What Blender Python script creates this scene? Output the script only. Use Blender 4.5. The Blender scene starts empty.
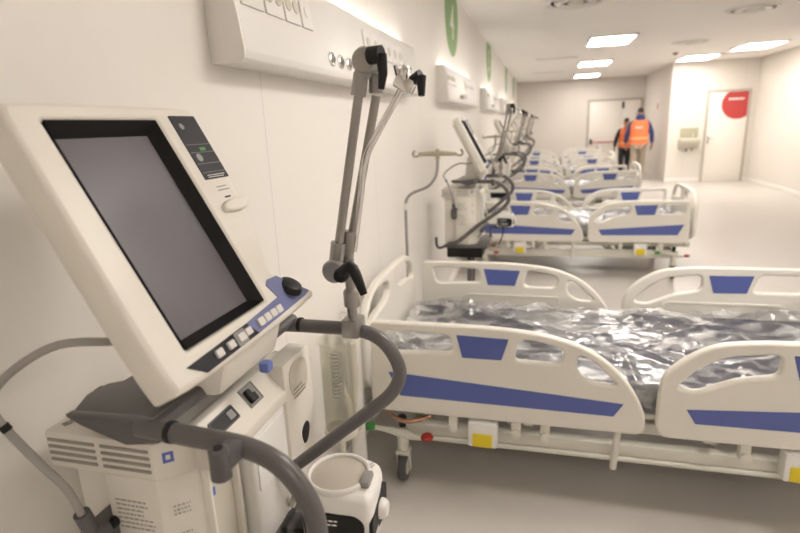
import bpy, bmesh, math, random
from mathutils import Vector, Matrix, noise
S = bpy.context.scene
COL = S.collection

# ------------------------------------------------------------------ camera, light, exposure
def make_camera():
    W, H, f = 800, 533, 533.0
    d = Vector((545 - W / 2, 121 - H / 2, f)).normalized()      # ward's depth direction in lens space
    n = d.cross(Vector((1, -0.042, 0))).normalized()
    if n.y < 0: n = -n
    z = -n; y = d; x = y.cross(z)
    if x.x < 0: x = -x
    R = Matrix((x, y, z))
    m = Matrix((R.col[0], -R.col[1], -R.col[2])).transposed().to_4x4()
    m.translation = (0.90, 0.0, 1.60)
    c = bpy.data.cameras.new('camera'); c.sensor_width = 36; c.lens = f / W * 36
    c.clip_start = 0.02; c.clip_end = 100
    c.dof.use_dof = True; c.dof.focus_distance = 1.25; c.dof.aperture_fstop = 3.2
    o = bpy.data.objects.new('camera', c); COL.objects.link(o); o.matrix_world = m
    S.camera = o
make_camera()
S.view_settings.view_transform = 'Standard'; S.view_settings.look = 'None'
S.view_settings.gamma = 1.0; S.view_settings.use_curve_mapping = False
S.view_settings.exposure = 1.03
LAMP = 10.2
LAMP_COL = (1.0, 0.93, 0.855)
wd = bpy.data.worlds.new('world'); S.world = wd; wd.use_nodes = True
wd.node_tree.nodes['Background'].inputs[0].default_value = (1.0, 0.9, 0.78, 1)
wd.node_tree.nodes['Background'].inputs[1].default_value = 0.15
CEIL = 2.82

# ------------------------------------------------------------------ materials
def mat(name, col, rough=.5, metal=0., spec=.5, var=.0, vscale=8., bump=0., bscale=200., emit=None, coat=0.):
    m = bpy.data.materials.new(name); m.use_nodes = True
    nt = m.node_tree; b = nt.nodes['Principled BSDF']
    b.inputs['Base Color'].default_value = (*col, 1); b.inputs['Roughness'].default_value = rough
    b.inputs['Metallic'].default_value = metal; b.inputs['Specular IOR Level'].default_value = spec
    b.inputs['Coat Weight'].default_value = coat
    tc = nt.nodes.new('ShaderNodeTexCoord')
    if var > 0:
        nz = nt.nodes.new('ShaderNodeTexNoise'); nz.inputs['Scale'].default_value = vscale; nz.inputs['Detail'].default_value = 4
        nt.links.new(tc.outputs['Object'], nz.inputs['Vector'])
        mx = nt.nodes.new('ShaderNodeMix'); mx.data_type = 'RGBA'
        mx.inputs[6].default_value = (*[max(0, c * (1 - var)) for c in col], 1)
        mx.inputs[7].default_value = (*[min(1, c * (1 + var)) for c in col], 1)
        nt.links.new(nz.outputs['Fac'], mx.inputs[0]); nt.links.new(mx.outputs[2], b.inputs['Base Color'])
    if bump > 0:
        n2 = nt.nodes.new('ShaderNodeTexNoise'); n2.inputs['Scale'].default_value = bscale; n2.inputs['Detail'].default_value = 2
        nt.links.new(tc.outputs['Object'], n2.inputs['Vector'])
        bp = nt.nodes.new('ShaderNodeBump'); bp.inputs['Strength'].default_value = bump; bp.inputs['Distance'].default_value = .002
        nt.links.new(n2.outputs['Fac'], bp.inputs['Height']); nt.links.new(bp.outputs['Normal'], b.inputs['Normal'])
    if emit:
        b.inputs['Emission Color'].default_value = (*emit[0], 1); b.inputs['Emission Strength'].default_value = emit[1]
    return m

def clear_mat(name, tint, refl, rough, white, patch=0.):
    """thin clear plastic: mostly see-through, sharp highlights, milky where it bunches"""
    m = bpy.data.materials.new(name); m.use_nodes = True
    nt = m.node_tree; nt.nodes.clear()
    out = nt.nodes.new('ShaderNodeOutputMaterial')
    t = nt.nodes.new('ShaderNodeBsdfTransparent'); t.inputs[0].default_value = (*tint, 1)
    g = nt.nodes.new('ShaderNodeBsdfGlossy'); g.inputs['Roughness'].default_value = rough
    d = nt.nodes.new('ShaderNodeBsdfDiffuse'); d.inputs[0].default_value = (.86, .85, .84, 1)
    lw = nt.nodes.new('ShaderNodeLayerWeight'); lw.inputs[0].default_value = .5
    pw = nt.nodes.new('ShaderNodeMath'); pw.operation = 'POWER'; pw.inputs[1].default_value = 4.
    nt.links.new(lw.outputs['Facing'], pw.inputs[0])
    ad = nt.nodes.new('ShaderNodeMath'); ad.operation = 'MULTIPLY_ADD'; ad.inputs[1].default_value = .7; ad.inputs[2].default_value = refl
    nt.links.new(pw.outputs[0], ad.inputs[0])
    m1 = nt.nodes.new('ShaderNodeMixShader'); m2 = nt.nodes.new('ShaderNodeMixShader')
    m1.inputs[0].default_value = white
    if patch:
        tc = nt.nodes.new('ShaderNodeTexCoord'); mp = nt.nodes.new('ShaderNodeMapping'); mp.inputs['Scale'].default_value = (3.2, 6.5, 3); mp.inputs['Rotation'].default_value = (0, 0, .35)
        nz = nt.nodes.new('ShaderNodeTexNoise'); nz.inputs['Scale'].default_value = 1.3; nz.inputs['Detail'].default_value = 5; nz.inputs['Distortion'].default_value = 1.2
        rp = nt.nodes.new('ShaderNodeMapRange'); rp.inputs['From Min'].default_value = .44; rp.inputs['From Max'].default_value = .70; rp.inputs['To Min'].default_value = white; rp.inputs['To Max'].default_value = patch
        nt.links.new(tc.outputs['Object'], mp.inputs[0]); nt.links.new(mp.outputs[0], nz.inputs['Vector']); nt.links.new(nz.outputs['Fac'], rp.inputs['Value']); nt.links.new(rp.outputs[0], m1.inputs[0])
    nt.links.new(t.outputs[0], m1.inputs[1]); nt.links.new(d.outputs[0], m1.inputs[2])
    nt.links.new(ad.outputs[0], m2.inputs[0]); nt.links.new(m1.outputs[0], m2.inputs[1]); nt.links.new(g.outputs[0], m2.inputs[2])
    nt.links.new(m2.outputs[0], out.inputs[0])
    return m

def panel_mat(name, col, axis, pitch, off, rough=.45, seam=.82, width=.005):
    """sheet wall panels with a thin joint every `pitch` metres along one axis"""
    m = mat(name, col, rough, var=.012, vscale=1.5)
    nt = m.node_tree; b = nt.nodes['Principled BSDF']
    tc = nt.nodes.new('ShaderNodeTexCoord'); sp = nt.nodes.new('ShaderNodeSeparateXYZ')
    nt.links.new(tc.outputs['Object'], sp.inputs[0])
    a = nt.nodes.new('ShaderNodeMath'); a.operation = 'SUBTRACT'; a.inputs[1].default_value = off
    nt.links.new(sp.outputs[axis], a.inputs[0])
    p = nt.nodes.new('ShaderNodeMath'); p.operation = 'PINGPONG'; p.inputs[1].default_value = pitch / 2
    nt.links.new(a.outputs[0], p.inputs[0])
    l = nt.nodes.new('ShaderNodeMath'); l.operation = 'LESS_THAN'; l.inputs[1].default_value = width / 2
    nt.links.new(p.outputs[0], l.inputs[0])
    mx = nt.nodes.new('ShaderNodeMix'); mx.data_type = 'RGBA'
    src = b.inputs['Base Color'].links[0].from_socket
    nt.links.new(l.outputs[0], mx.inputs[0]); nt.links.new(src, mx.inputs[6])
    mx.inputs[7].default_value = (*[c * seam for c in col], 1)
    nt.links.new(mx.outputs[2], b.inputs['Base Color'])
    return m

M = dict(
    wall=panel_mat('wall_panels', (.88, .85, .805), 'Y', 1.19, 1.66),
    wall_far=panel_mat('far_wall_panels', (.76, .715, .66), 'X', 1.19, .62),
    ceil=mat('ceiling_paint', (.92, .895, .86), .7, var=.015, vscale=2),
    floor=mat('vinyl_floor', (.58, .545, .51), .30, var=.03, vscale=14, spec=.5),
    cream=mat('cream_plastic', (.80, .765, .69), .38),
    bed=mat('bed_white_plastic', (.80, .77, .70), .35),
    bedmetal=mat('bed_cream_metal', (.70, .68, .60), .35),
    blue=mat('blue_inlay', (.10, .135, .40), .4),
    bluelite=mat('pale_blue_plastic', (.16, .22, .55), .4),
    gray=mat('dark_grey_plastic', (.105, .098, .10), .36),
    tube=mat('grey_tube_paint', (.125, .115, .115), .32),
    mid=mat('mid_grey_plastic', (.30, .29, .28), .4),
    black=mat('black_plastic', (.009, .009, .010), .45, spec=.35),
    bezel=mat('black_bezel', (.008, .007, .008), .45, spec=.25),
    screen=mat('screen_glass', (.115, .102, .116), .36, spec=.5),
    strip=mat('dark_key_strip', (.014, .015, .021), .4, spec=.3),
    stripblue=mat('blue_key_strip', (.16, .18, .36), .4),
    key=mat('key_white', (.72, .70, .68), .4),
    chrome=mat('chrome', (.75, .74, .72), .14, 1.),
    steel=mat('brushed_steel', (.55, .53, .50), .3, 1.),
    satin=mat('satin_grey_metal', (.36, .345, .33), .32, .75),
    olive=mat('olive_grey_metal', (.40, .38, .27), .4),
    hose=mat('grey_rubber_hose', (.36, .345, .32), .45),
    yellow=mat('yellow_plastic', (.80, .62, .02), .4),
    red=mat('red_plastic', (.42, .03, .02), .4),
    green=mat('green_plastic', (.06, .28, .06), .4),
    rubber=mat('grey_rubber_tyre', (.07, .07, .072), .6),
    navy=mat('navy_mattress', (.022, .026, .052), .5, var=.15, vscale=20),
    wrap=clear_mat('clear_wrap', (.95, .95, .97), .085, .19, .04, .66),
    jar=clear_mat('clear_jar', (.97, .97, .93), .05, .06, .05),
    white=mat('white_plastic', (.82, .80, .77), .35),
    ink=mat('grey_ink', (.20, .19, .19), .6),
    plate=mat('heater_plate_metal', (.58, .53, .46), .35, .15),
    print=mat('pale_grey_print', (.40, .385, .36), .6),
    inkblue=mat('blue_ink', (.12, .16, .50), .6),
    inkwhite=mat('white_ink', (.85, .84, .82), .6),
    slot=mat('shadow_grey_plastic', (.32, .30, .27), .6),
    recess=mat('recess_plastic', (.62, .59, .50), .45),
    door=mat('door_laminate', (.84, .79, .73), .4),
    frame=mat('grey_door_frame', (.50, .45, .39), .4),
    redsign=mat('red_sign_vinyl', (.50, .055, .05), .45),
    greensign=mat('green_sign_vinyl', (.22, .40, .13), .45),
    lamp=mat('lamp_diffuser', (1, 1, 1), .5, emit=(LAMP_COL, LAMP)),
    uplight=mat('uplight_diffuser', (1, 1, 1), .5, emit=(LAMP_COL, 3.0)),
    orange=mat('hi_vis_orange', (.86, .215, .075), .7, var=.1, vscale=30),
    silver=mat('reflective_tape', (.95, .45, .22), .5),
    jblue=mat('blue_jacket_cloth', (.03, .05, .17), .8, var=.15, vscale=30),
    jblack=mat('black_jacket_cloth', (.02, .022, .025), .8),
    beige=mat('beige_trouser_cloth', (.42, .34, .26), .85, var=.1, vscale=30),
    skin=mat('skin', (.45, .25, .17), .55),
    hair=mat('dark_hair', (.03, .022, .018), .6),
    shoe=mat('black_shoe', (.02, .02, .02), .5),
    copper=mat('copper_plate', (.45, .26, .17), .25, .8),
)

# ------------------------------------------------------------------ mesh helpers
class MB:
    def __init__(s): s.bm = bmesh.new()
    def box(s, x0, x1, y0, y1, z0, z1, bev=0., seg=2, rot=None):
        r = bmesh.ops.create_cube(s.bm, size=1)
        vs = r['verts']
        bmesh.ops.scale(s.bm, verts=vs, vec=(abs(x1 - x0), abs(y1 - y0), abs(z1 - z0)))
        if bev > 0:
            es = list({e for v in vs for e in v.link_edges})
            rb = bmesh.ops.bevel(s.bm, geom=es, offset=bev, segments=seg, affect='EDGES', profile=.5)
            vs = list({v for f in rb['faces'] for v in f.verts} | {v for v in vs if v.is_valid})
        if rot is not None: bmesh.ops.rotate(s.bm, verts=vs, cent=(0, 0, 0), matrix=rot)
        bmesh.ops.translate(s.bm, verts=vs, vec=((x0 + x1) / 2, (y0 + y1) / 2, (z0 + z1) / 2))
        return s
    def tube(s, pts, r, n=12, smooth=0, cap=True):
        P = [Vector(p) for p in pts]
        rad = r if isinstance(r, (list, tuple)) else [r] * len(P)
        if smooth:
            Q = []; RR = []
            for i in range(len(P) - 1):
                a, b, c, d = P[max(i - 1, 0)], P[i], P[i + 1], P[min(i + 2, len(P) - 1)]
                for k in range(smooth):
                    t = k / smooth
                    Q.append(.5 * ((2 * b) + (c - a) * t + (2 * a - 5 * b + 4 * c - d) * t * t + (3 * b - a - 3 * c + d) * t ** 3))
                    RR.append(rad[i] + (rad[i + 1] - rad[i]) * t)
            Q.append(P[-1]); RR.append(rad[-1]); P, rad = Q, RR
        rings = []; up = None
        for i, p in enumerate(P):
            t = (P[min(i + 1, len(P) - 1)] - P[max(i - 1, 0)])
            if t.length < 1e-9: t = Vector((0, 0, 1))
            t.normalize()
            if up is None: up = Vector((0, 0, 1)) if abs(t.z) < .9 else Vector((1, 0, 0))
            u = (up - t * up.dot(t)); u.normalize(); v = t.cross(u); up = u
            rings.append([s.bm.verts.new(p + (u * math.cos(2 * math.pi * k / n) + v * math.sin(2 * math.pi * k / n)) * rad[i]) for k in range(n)])
        for a, b in zip(rings, rings[1:]):
            for k in range(n): s.bm.faces.new((a[k], a[(k + 1) % n], b[(k + 1) % n], b[k]))
        if cap:
            s.bm.faces.new(rings[0][::-1]); s.bm.faces.new(rings[-1])
        return s
    def lathe(s, c, prof, axis='Z', n=24):
        """prof: list of (radius, height) along the axis through c"""
        c = Vector(c)
        ax = {'X': (Vector((1, 0, 0)), Vector((0, 1, 0)), Vector((0, 0, 1))), 'Y': (Vector((0, 1, 0)), Vector((0, 0, 1)), Vector((1, 0, 0))), 'Z': (Vector((0, 0, 1)), Vector((1, 0, 0)), Vector((0, 1, 0)))}
        w, u, v = ax[axis] if isinstance(axis, str) else axis
        rings = []
        for r, h in prof:
            if r < 1e-6: rings.append([s.bm.verts.new(c + w * h)])
            else: rings.append([s.bm.verts.new(c + w * h + (u * math.cos(2 * math.pi * k / n) + v * math.sin(2 * math.pi * k / n)) * r) for k in range(n)])
        for a, b in zip(rings, rings[1:]):
            for k in range(n):
                q = (k + 1) % n
                if len(a) == 1 and len(b) == 1: continue
                if len(a) == 1: s.bm.faces.new((a[0], b[q], b[k]))
                elif len(b) == 1: s.bm.faces.new((a[k], a[q], b[0]))
                else: s.bm.faces.new((a[k], a[q], b[q], b[k]))
        if len(rings[0]) > 1: s.bm.faces.new(rings[0][::-1])
        if len(rings[-1]) > 1: s.bm.faces.new(rings[-1])
        return s
    def prism(s, pts, vec, bev=0.):
        vec = Vector(vec)
        a = [s.bm.verts.new(Vector(p)) for p in pts]; b = [s.bm.verts.new(Vector(p) + vec) for p in pts]
        n = len(a); fs = [s.bm.faces.new(a[::-1]), s.bm.faces.new(b)]
        for k in range(n): fs.append(s.bm.faces.new((a[k], a[(k + 1) % n], b[(k + 1) % n], b[k])))
        bmesh.ops.recalc_face_normals(s.bm, faces=fs)
        if bev > 0:
            es = list({e for f in fs for e in f.edges})
            bmesh.ops.bevel(s.bm, geom=es, offset=bev, segments=2, affect='EDGES', profile=.5)
        return s
    def add(s, me, mx=None):
        n0 = len(s.bm.verts); s.bm.from_mesh(me)
        if mx is not None:
            s.bm.verts.ensure_lookup_table()
            bmesh.ops.transform(s.bm, matrix=mx, verts=s.bm.verts[n0:])
        return s
    def build(s, name, m, parent=None, org=(0, 0, 0), mx=None, angle=35):
        if mx is not None: bmesh.ops.transform(s.bm, matrix=mx, verts=s.bm.verts)
        bmesh.ops.translate(s.bm, verts=s.bm.verts, vec=-Vector(org))
        bmesh.ops.recalc_face_normals(s.bm, faces=s.bm.faces)
        me = bpy.data.meshes.new(name); s.bm.to_mesh(me); s.bm.free()
        for p in me.polygons: p.use_smooth = True
        me.set_sharp_from_angle(angle=math.radians(angle))
        me.materials.append(M[m] if isinstance(m, str) else m)
        o = bpy.data.objects.new(name, me); COL.objects.link(o)
        if parent: o.parent = parent
        return o

def chaikin(p, it=2):
    for _ in range(it):
        q = []
        for i in range(len(p)):
            a, b = p[i], p[(i + 1) % len(p)]
            q.append((a[0] * .75 + b[0] * .25, a[1] * .75 + b[1] * .25)); q.append((a[0] * .25 + b[0] * .75, a[1] * .25 + b[1] * .75))
        p = q
    return p
def plate(loops, thick, bevel=0.):
    """flat plate with holes and rounded edges in its own XY plane, centred on z=0, as a mesh"""
    c = bpy.data.curves.new('plate', 'CURVE'); c.dimensions = '2D'; c.fill_mode = 'BOTH'
    c.extrude = max(thick / 2 - bevel, 1e-4); c.bevel_depth = bevel; c.offset = -bevel; c.bevel_resolution = 2
    for lp in loops:
        sp = c.splines.new('POLY'); sp.points.add(len(lp) - 1); sp.use_cyclic_u = True
        for i, (x, y) in enumerate(lp): sp.points[i].co = (x, y, 0, 1)
    o = bpy.data.objects.new('plate', c); COL.objects.link(o)
    me = bpy.data.meshes.new_from_object(o.evaluated_get(bpy.context.evaluated_depsgraph_get()))
    bpy.data.objects.remove(o); bpy.data.curves.remove(c)
    return me
def text_mesh(body, size, ext=.001):
    c = bpy.data.curves.new('t', 'FONT'); c.body = body; c.size = size; c.extrude = ext; c.offset = .012 * size; c.align_x = 'CENTER'; c.align_y = 'CENTER'
    o = bpy.data.objects.new('t', c); COL.objects.link(o)
    me = bpy.data.meshes.new_from_object(o.evaluated_get(bpy.context.evaluated_depsgraph_get()))
    bpy.data.objects.remove(o); bpy.data.curves.remove(c)
    return me
def frame_mx(o, x, y):
    x = Vector(x).normalized(); y = Vector(y); y = (y - x * y.dot(x)).normalized(); z = x.cross(y)
    m = Matrix((x, y, z)).transposed().to_4x4(); m.translation = Vector(o); return m
XZ = lambda y: frame_mx((0, y, 0), (1, 0, 0), (0, 0, 1))        # plate drawn in X,Z standing at Y=y (normal -Y)
YZ = lambda x: frame_mx((x, 0, 0), (0, 1, 0), (0, 0, 1))        # plate drawn in Y,Z standing at X=x (normal +X)
def rrect(x0, x1, y0, y1, r, n=4):
    p = []
    for cx, cy, a in ((x1 - r, y1 - r, 0), (x0 + r, y1 - r, 90), (x0 + r, y0 + r, 180), (x1 - r, y0 + r, 270)):
        for k in range(n + 1):
            t = math.radians(a + 90 * k / n); p.append((cx + r * math.cos(t), cy + r * math.sin(t)))
    return p
def fil(p, r, n=5):
    '''round each corner of a polygon; r may be one radius or one per corner'''
    q = []; N = len(p)
    for i in range(N):
        a, b, c = Vector(p[i - 1]), Vector(p[i]), Vector(p[(i + 1) % N])
        rr = r[i] if isinstance(r, (list, tuple)) else r
        l1, l2 = (a - b).length, (c - b).length
        k = min(rr, l1 * .49, l2 * .49)
        s0 = b + (a - b) / l1 * k; s1 = b + (c - b) / l2 * k
        for j in range(n + 1):
            t = j / n; v = s0 * (1 - t) ** 2 + b * 2 * t * (1 - t) + s1 * t * t; q.append((v.x, v.y))
    return q
def circle(cx, cy, r, n=40): return [(cx + r * math.cos(2 * math.pi * k / n), cy + r * math.sin(2 * math.pi * k / n)) for k in range(n)]

def tag(o, label, cat, group=None, kind=None):
    if label: o['label'] = label
    if cat: o['category'] = cat
    if group: o['group'] = group
    if kind: o['kind'] = kind
    return o
def thing(name, loc, label, cat, group=None):
    o = bpy.data.objects.new(name, None); o.empty_display_size = .1; COL.objects.link(o); o.location = loc
    return tag(o, label, cat, group)
def struct(o): o['kind'] = 'structure'; return o
def dup(root, loc, label=None):
    r = root.copy(); COL.objects.link(r); r.location = loc
    if label: r['label'] = label
    for ch in list(root.children):
        c = ch.copy(); COL.objects.link(c); c.parent = r
        for g in list(ch.children):
            d = g.copy(); COL.objects.link(d); d.parent = c
    return r
def dashes(mb, o, x, y, w, h, rows, seed=1, lh=.3, gap=.3):
    """rows of small unreadable print strokes on a plane; o = lower-left corner, x/y = unit axes"""
    rnd = random.Random(seed); o = Vector(o); x = Vector(x).normalized(); y = Vector(y).normalized(); z = x.cross(y) * .0006
    step = h / rows
    for r in range(rows):
        a = 0.; end = w * rnd.uniform(.72, 1.)
        while a < end:
            l = rnd.uniform(.05, .16) * w; l = min(l, end - a)
            p = o + x * a + y * (h - (r + 1) * step)
            mb.prism([p, p + x * l, p + x * l + y * step * lh, p + y * step * lh], z)
            a += l + step * gap

# ================================================================== ROOM
YB, YK, XK, XR = 18.4, 14.7, 3.82, 5.66
def slab(name, x0, x1, y0, y1, z0, z1, m): return struct(MB().box(x0, x1, y0, y1, z0, z1).build(name, m))
slab('floor', -.15, XR + .15, -3.2, YB + .15, -.1, 0, 'floor')
slab('ceiling', -.15, XR + .15, -3.2, YB + .15, CEIL, CEIL + .1, 'ceil')
slab('wall_left', -.15, 0, -3.2, YB + .15, 0, CEIL, 'wall')
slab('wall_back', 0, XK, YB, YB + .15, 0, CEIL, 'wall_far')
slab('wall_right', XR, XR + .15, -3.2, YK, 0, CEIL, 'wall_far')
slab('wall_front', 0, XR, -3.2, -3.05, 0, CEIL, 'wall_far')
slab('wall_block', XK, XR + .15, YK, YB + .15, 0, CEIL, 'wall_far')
for nm, b in (('baseboard_right', (XR - .02, XR, -3.05, YK, 0, .09)), ('baseboard_block', (XK, XR - .02, YK - .015, YK, 0, .09)),
              ('baseboard_left', (0, .015, -3.05, YB, 0, .09)), ('baseboard_back', (.015, XK, YB - .015, YB, 0, .09))):
    struct(MB().box(*b, bev=.004).build(nm, 'wall'))

# ceiling lamps
def lamp(cx, cy, sx, sy, label):
    t = thing('ceiling_light', (cx, cy, CEIL), label, 'ceiling light', 'rectangular ceiling lights')
    me = plate([rrect(-sx / 2 - .03, sx / 2 + .03, -sy / 2 - .03, sy / 2 + .03, .01), rrect(-sx / 2, sx / 2, -sy / 2, sy / 2, .005)], .03, .004)
    MB().add(me, Matrix.Translation((0, 0, -.015))).build('lamp_frame', 'white', t)
    MB().box(-sx / 2, sx / 2, -sy / 2, sy / 2, -.02, -.006).build('diffuser', 'lamp', t)
for cx, cy, l in ((1.88, 9.75, 'bright ceiling light panel nearest the camera, above the bed row'),
                  (1.94, 13.45, 'bright ceiling light panel second along the row above the beds'),
                  (2.02, 16.9, 'bright ceiling light panel farthest away, near the double door'),
                  (4.72, 12.1, 'bright ceiling light panel on the right, farther from the red-disc door'),
                  (4.08, 13.7, 'bright ceiling light panel close in front of the red-disc door wall'),
                  (1.9, 2.3, 'ceiling light panel above the nearest bed'),
                  (1.95, 5.9, 'ceiling light panel above the second bed'), (3.9, 2.6, 'added fill light panel on the ceiling at right, level with the nearest bed'), (2.9, -1.3, 'added fill light panel on the ceiling behind the camera')):  # right-hand and rear panels are unseen fill lights added to brighten the foreground
    lamp(cx, cy, .64, 1.05, l)
def diffuser(cx, cy, r, label):
    t = thing('air_diffuser', (cx, cy, CEIL), label, 'ceiling vent', 'round ceiling vents')
    MB().lathe((0, 0, 0), [(r, 0), (r, -.008), (r * .93, -.022), (r * .80, -.012), (r * .80, 0)], n=36).build('outer_ring', 'white', t)
    MB().lathe((0, 0, 0), [(r * .66, -.004), (r * .66, -.016), (r * .5, -.028), (r * .40, -.014), (r * .40, -.004)], n=36).build('inner_ring', 'white', t)
    MB().lathe((0, 0, 0), [(r * .26, -.002), (r * .26, -.02), (0, -.03)], n=24).build('centre_disc', 'recess', t)
diffuser(1.18, 6.5, .33, 'round white ceiling vent nearest the left wall')
diffuser(3.3, 7.9, .30, 'round white ceiling vent at the upper right, nearest the camera')
diffuser(3.29, 10.85, .30, 'round white ceiling vent between the two rows of lights')
t = thing('smoke_detector', (3.40, 12.5, CEIL), 'small grey smoke detector on the ceiling in front of the wall corner', 'smoke detector')
MB().lathe((0, 0, 0), [(.055, 0), (.055, -.012), (.05, -.02)]).build('base', 'mid', t)
MB().lathe((0, 0, 0), [(.038, -.02), (.036, -.04), (.02, -.05), (0, -.05)]).build('sensor_head', 'mid', t)
for cx, cy, l in ((1.1, 11.9, 'thin slot vent in the ceiling left of the bed-row lights'), (4.75, 13.35, 'thin slot vent in the ceiling behind the right-hand light'), (.95, 15.2, 'thin slot vent in the ceiling near the back left corner')):
    t = thing('slot_vent', (cx, cy, CEIL), l, 'ceiling vent', 'slot vents in the ceiling')
    MB().add(plate([rrect(-.42, .42, -.07, .07, .01), rrect(-.39, .39, -.045, .045, .005)], .014, .002), Matrix.Translation((0, 0, -.007))).build('vent_frame', 'white', t)
    mb = MB()
    for k in range(4): mb.box(-.39, .39, -.04 + k * .022, -.028 + k * .022, -.012, -.003)
    mb.build('vent_slats', 'recess', t)

# doors
d = bpy.data.objects.new('door_1', None); COL.objects.link(d); d.location = (2.98, YB, 0); struct(d)
MB().add(plate([[(-.80, 0), (-.80, 2.18), (.80, 2.18), (.80, 0), (.74, 0), (.74, 2.12), (-.74, 2.12), (-.74, 0)]], .06, .006), XZ(-.03)).build('door_frame', 'frame', d)
MB().box(-.735, .235, -.045, -.005, .01, 2.115, .004).build('wide_leaf', 'door', d)
MB().box(.245, .735, -.045, -.005, .01, 2.115, .004).build('narrow_leaf', 'door', d)
pb = MB().tube([(-.66, -.12, .88), (.22, -.12, .88)], .016).build('panic_bar', 'red', d)
MB().box(-.70, -.63, -.15, -.045, .82, .98, .012).build('bar_end', 'black', pb)
MB().box(.17, .225, -.15, -.045, .84, .94, .01).build('bar_end', 'black', pb)
MB().box(.20, .28, -.07, -.045, 1.88, 2.08, .008).build('top_latch', 'gray', d)
d = bpy.data.objects.new('door_2', None); COL.objects.link(d); d.location = (5.07, YK, 0); struct(d)
MB().add(plate([[(-.46, 0), (-.46, 2.14), (.46, 2.14), (.46, 0), (.415, 0), (.415, 2.095), (-.415, 2.095), (-.415, 0)]], .05, .005), XZ(-.025)).build('door_frame', 'frame', d)
MB().box(-.41, .41, -.035, -.005, .01, 2.09, .003).build('door_leaf', 'door', d)
h = MB().box(-.385, -.34, -.045, -.035, .90, 1.09, .008).build('handle_plate', 'steel', d)
MB().tube([(-.362, -.045, 1.03), (-.362, -.085, 1.03), (-.24, -.085, 1.03)], .010, smooth=3).build('handle_lever', 'steel', h)
# the red disc, cut by the door's top and right edges
def disc_cut(cx, cz, r, xmax, zmax):
    p = []
    for k in range(72):
        a = 2 * math.pi * k / 72; p.append((min(cx + r * math.cos(a), xmax), min(cz + r * math.sin(a), zmax)))
    q = [p[0]]
    for v in p[1:]:
        if (v[0] - q[-1][0]) ** 2 + (v[1] - q[-1][1]) ** 2 > 1e-6: q.append(v)
    return q
t = thing('door_sign', (5.07, YK - .036, 1.75), 'big red round sign cut off by the edges of the white door', 'sign')
MB().add(plate([disc_cut(.20, .06, .345, .405, .335)], .003), XZ(-.0016)).build('sign_disc', 'redsign', t)
mb = MB(); dashes(mb, (0, -.0034, .15), (1, 0, 0), (0, 0, 1), .36, .055, 1, 5, .8, .2); mb.build('sign_lettering', 'inkwhite', t)
# handwash unit beside it
t = thing('handwash_unit', (4.29, YK, 1.0), 'small beige wall unit with a basin left of the red-disc door', 'wash basin')
MB().box(-.20, .20, -.03, 0, -.18, .30, .008).build('back_plate', 'olive', t)
MB().prism([(-.22, 0, .06), (-.22, -.26, .06), (-.22, -.26, -.02), (-.22, -.06, -.20), (-.22, 0, -.20)], (.44, 0, 0), .012).build('basin', 'recess', t)
tp = MB().tube([(.06, -.03, .12), (.06, -.12, .14), (.06, -.15, .10)], .012, smooth=4).build('tap', 'chrome', t)
MB().tube([(-.05, -.10, -.19), (-.05, -.10, -.26)], .02).tube([(.07, -.10, -.19), (.07, -.10, -.24)], .02).build('drain', 'gray', t)
t = thing('wall_notice', (XK, 16.2, 1.9), 'small red and white notice on the side wall right of the people', 'sign')
MB().box(-.006, 0, -.12, .12, -.14, .14).build('notice_plate', 'inkwhite', t)
MB().box(-.009, -.006, -.06, .06, -.12, .05).build('notice_symbol', 'redsign', t)

# round green bay numbers on the left wall
for k, (y, n, l) in enumerate(((5.55, '4', 'large green round bay sign with a white 4, nearest on the left wall'), (9.2, '5', 'green round bay sign with a white 5, second along the left wall'),
                               (13.3, '6', 'green round bay sign third along the left wall'), (16.4, '7', 'green round bay sign farthest along the left wall'))):
    t = thing('bay_sign', (0, y, 2.62), l, 'sign', 'green bay number signs')
    MB().add(plate([disc_cut(0, 0, .37, 1., CEIL - 2.621)], .004), frame_mx((.002, 0, 0), (0, 1, 0), (0, 0, 1))).build('sign_disc', 'greensign', t)
    MB().add(text_mesh(n, .44, .0008), frame_mx((.0052, 0, -.07), (0, 1, 0), (0, 0, 1))).build('sign_number', 'inkwhite', t)

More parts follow.
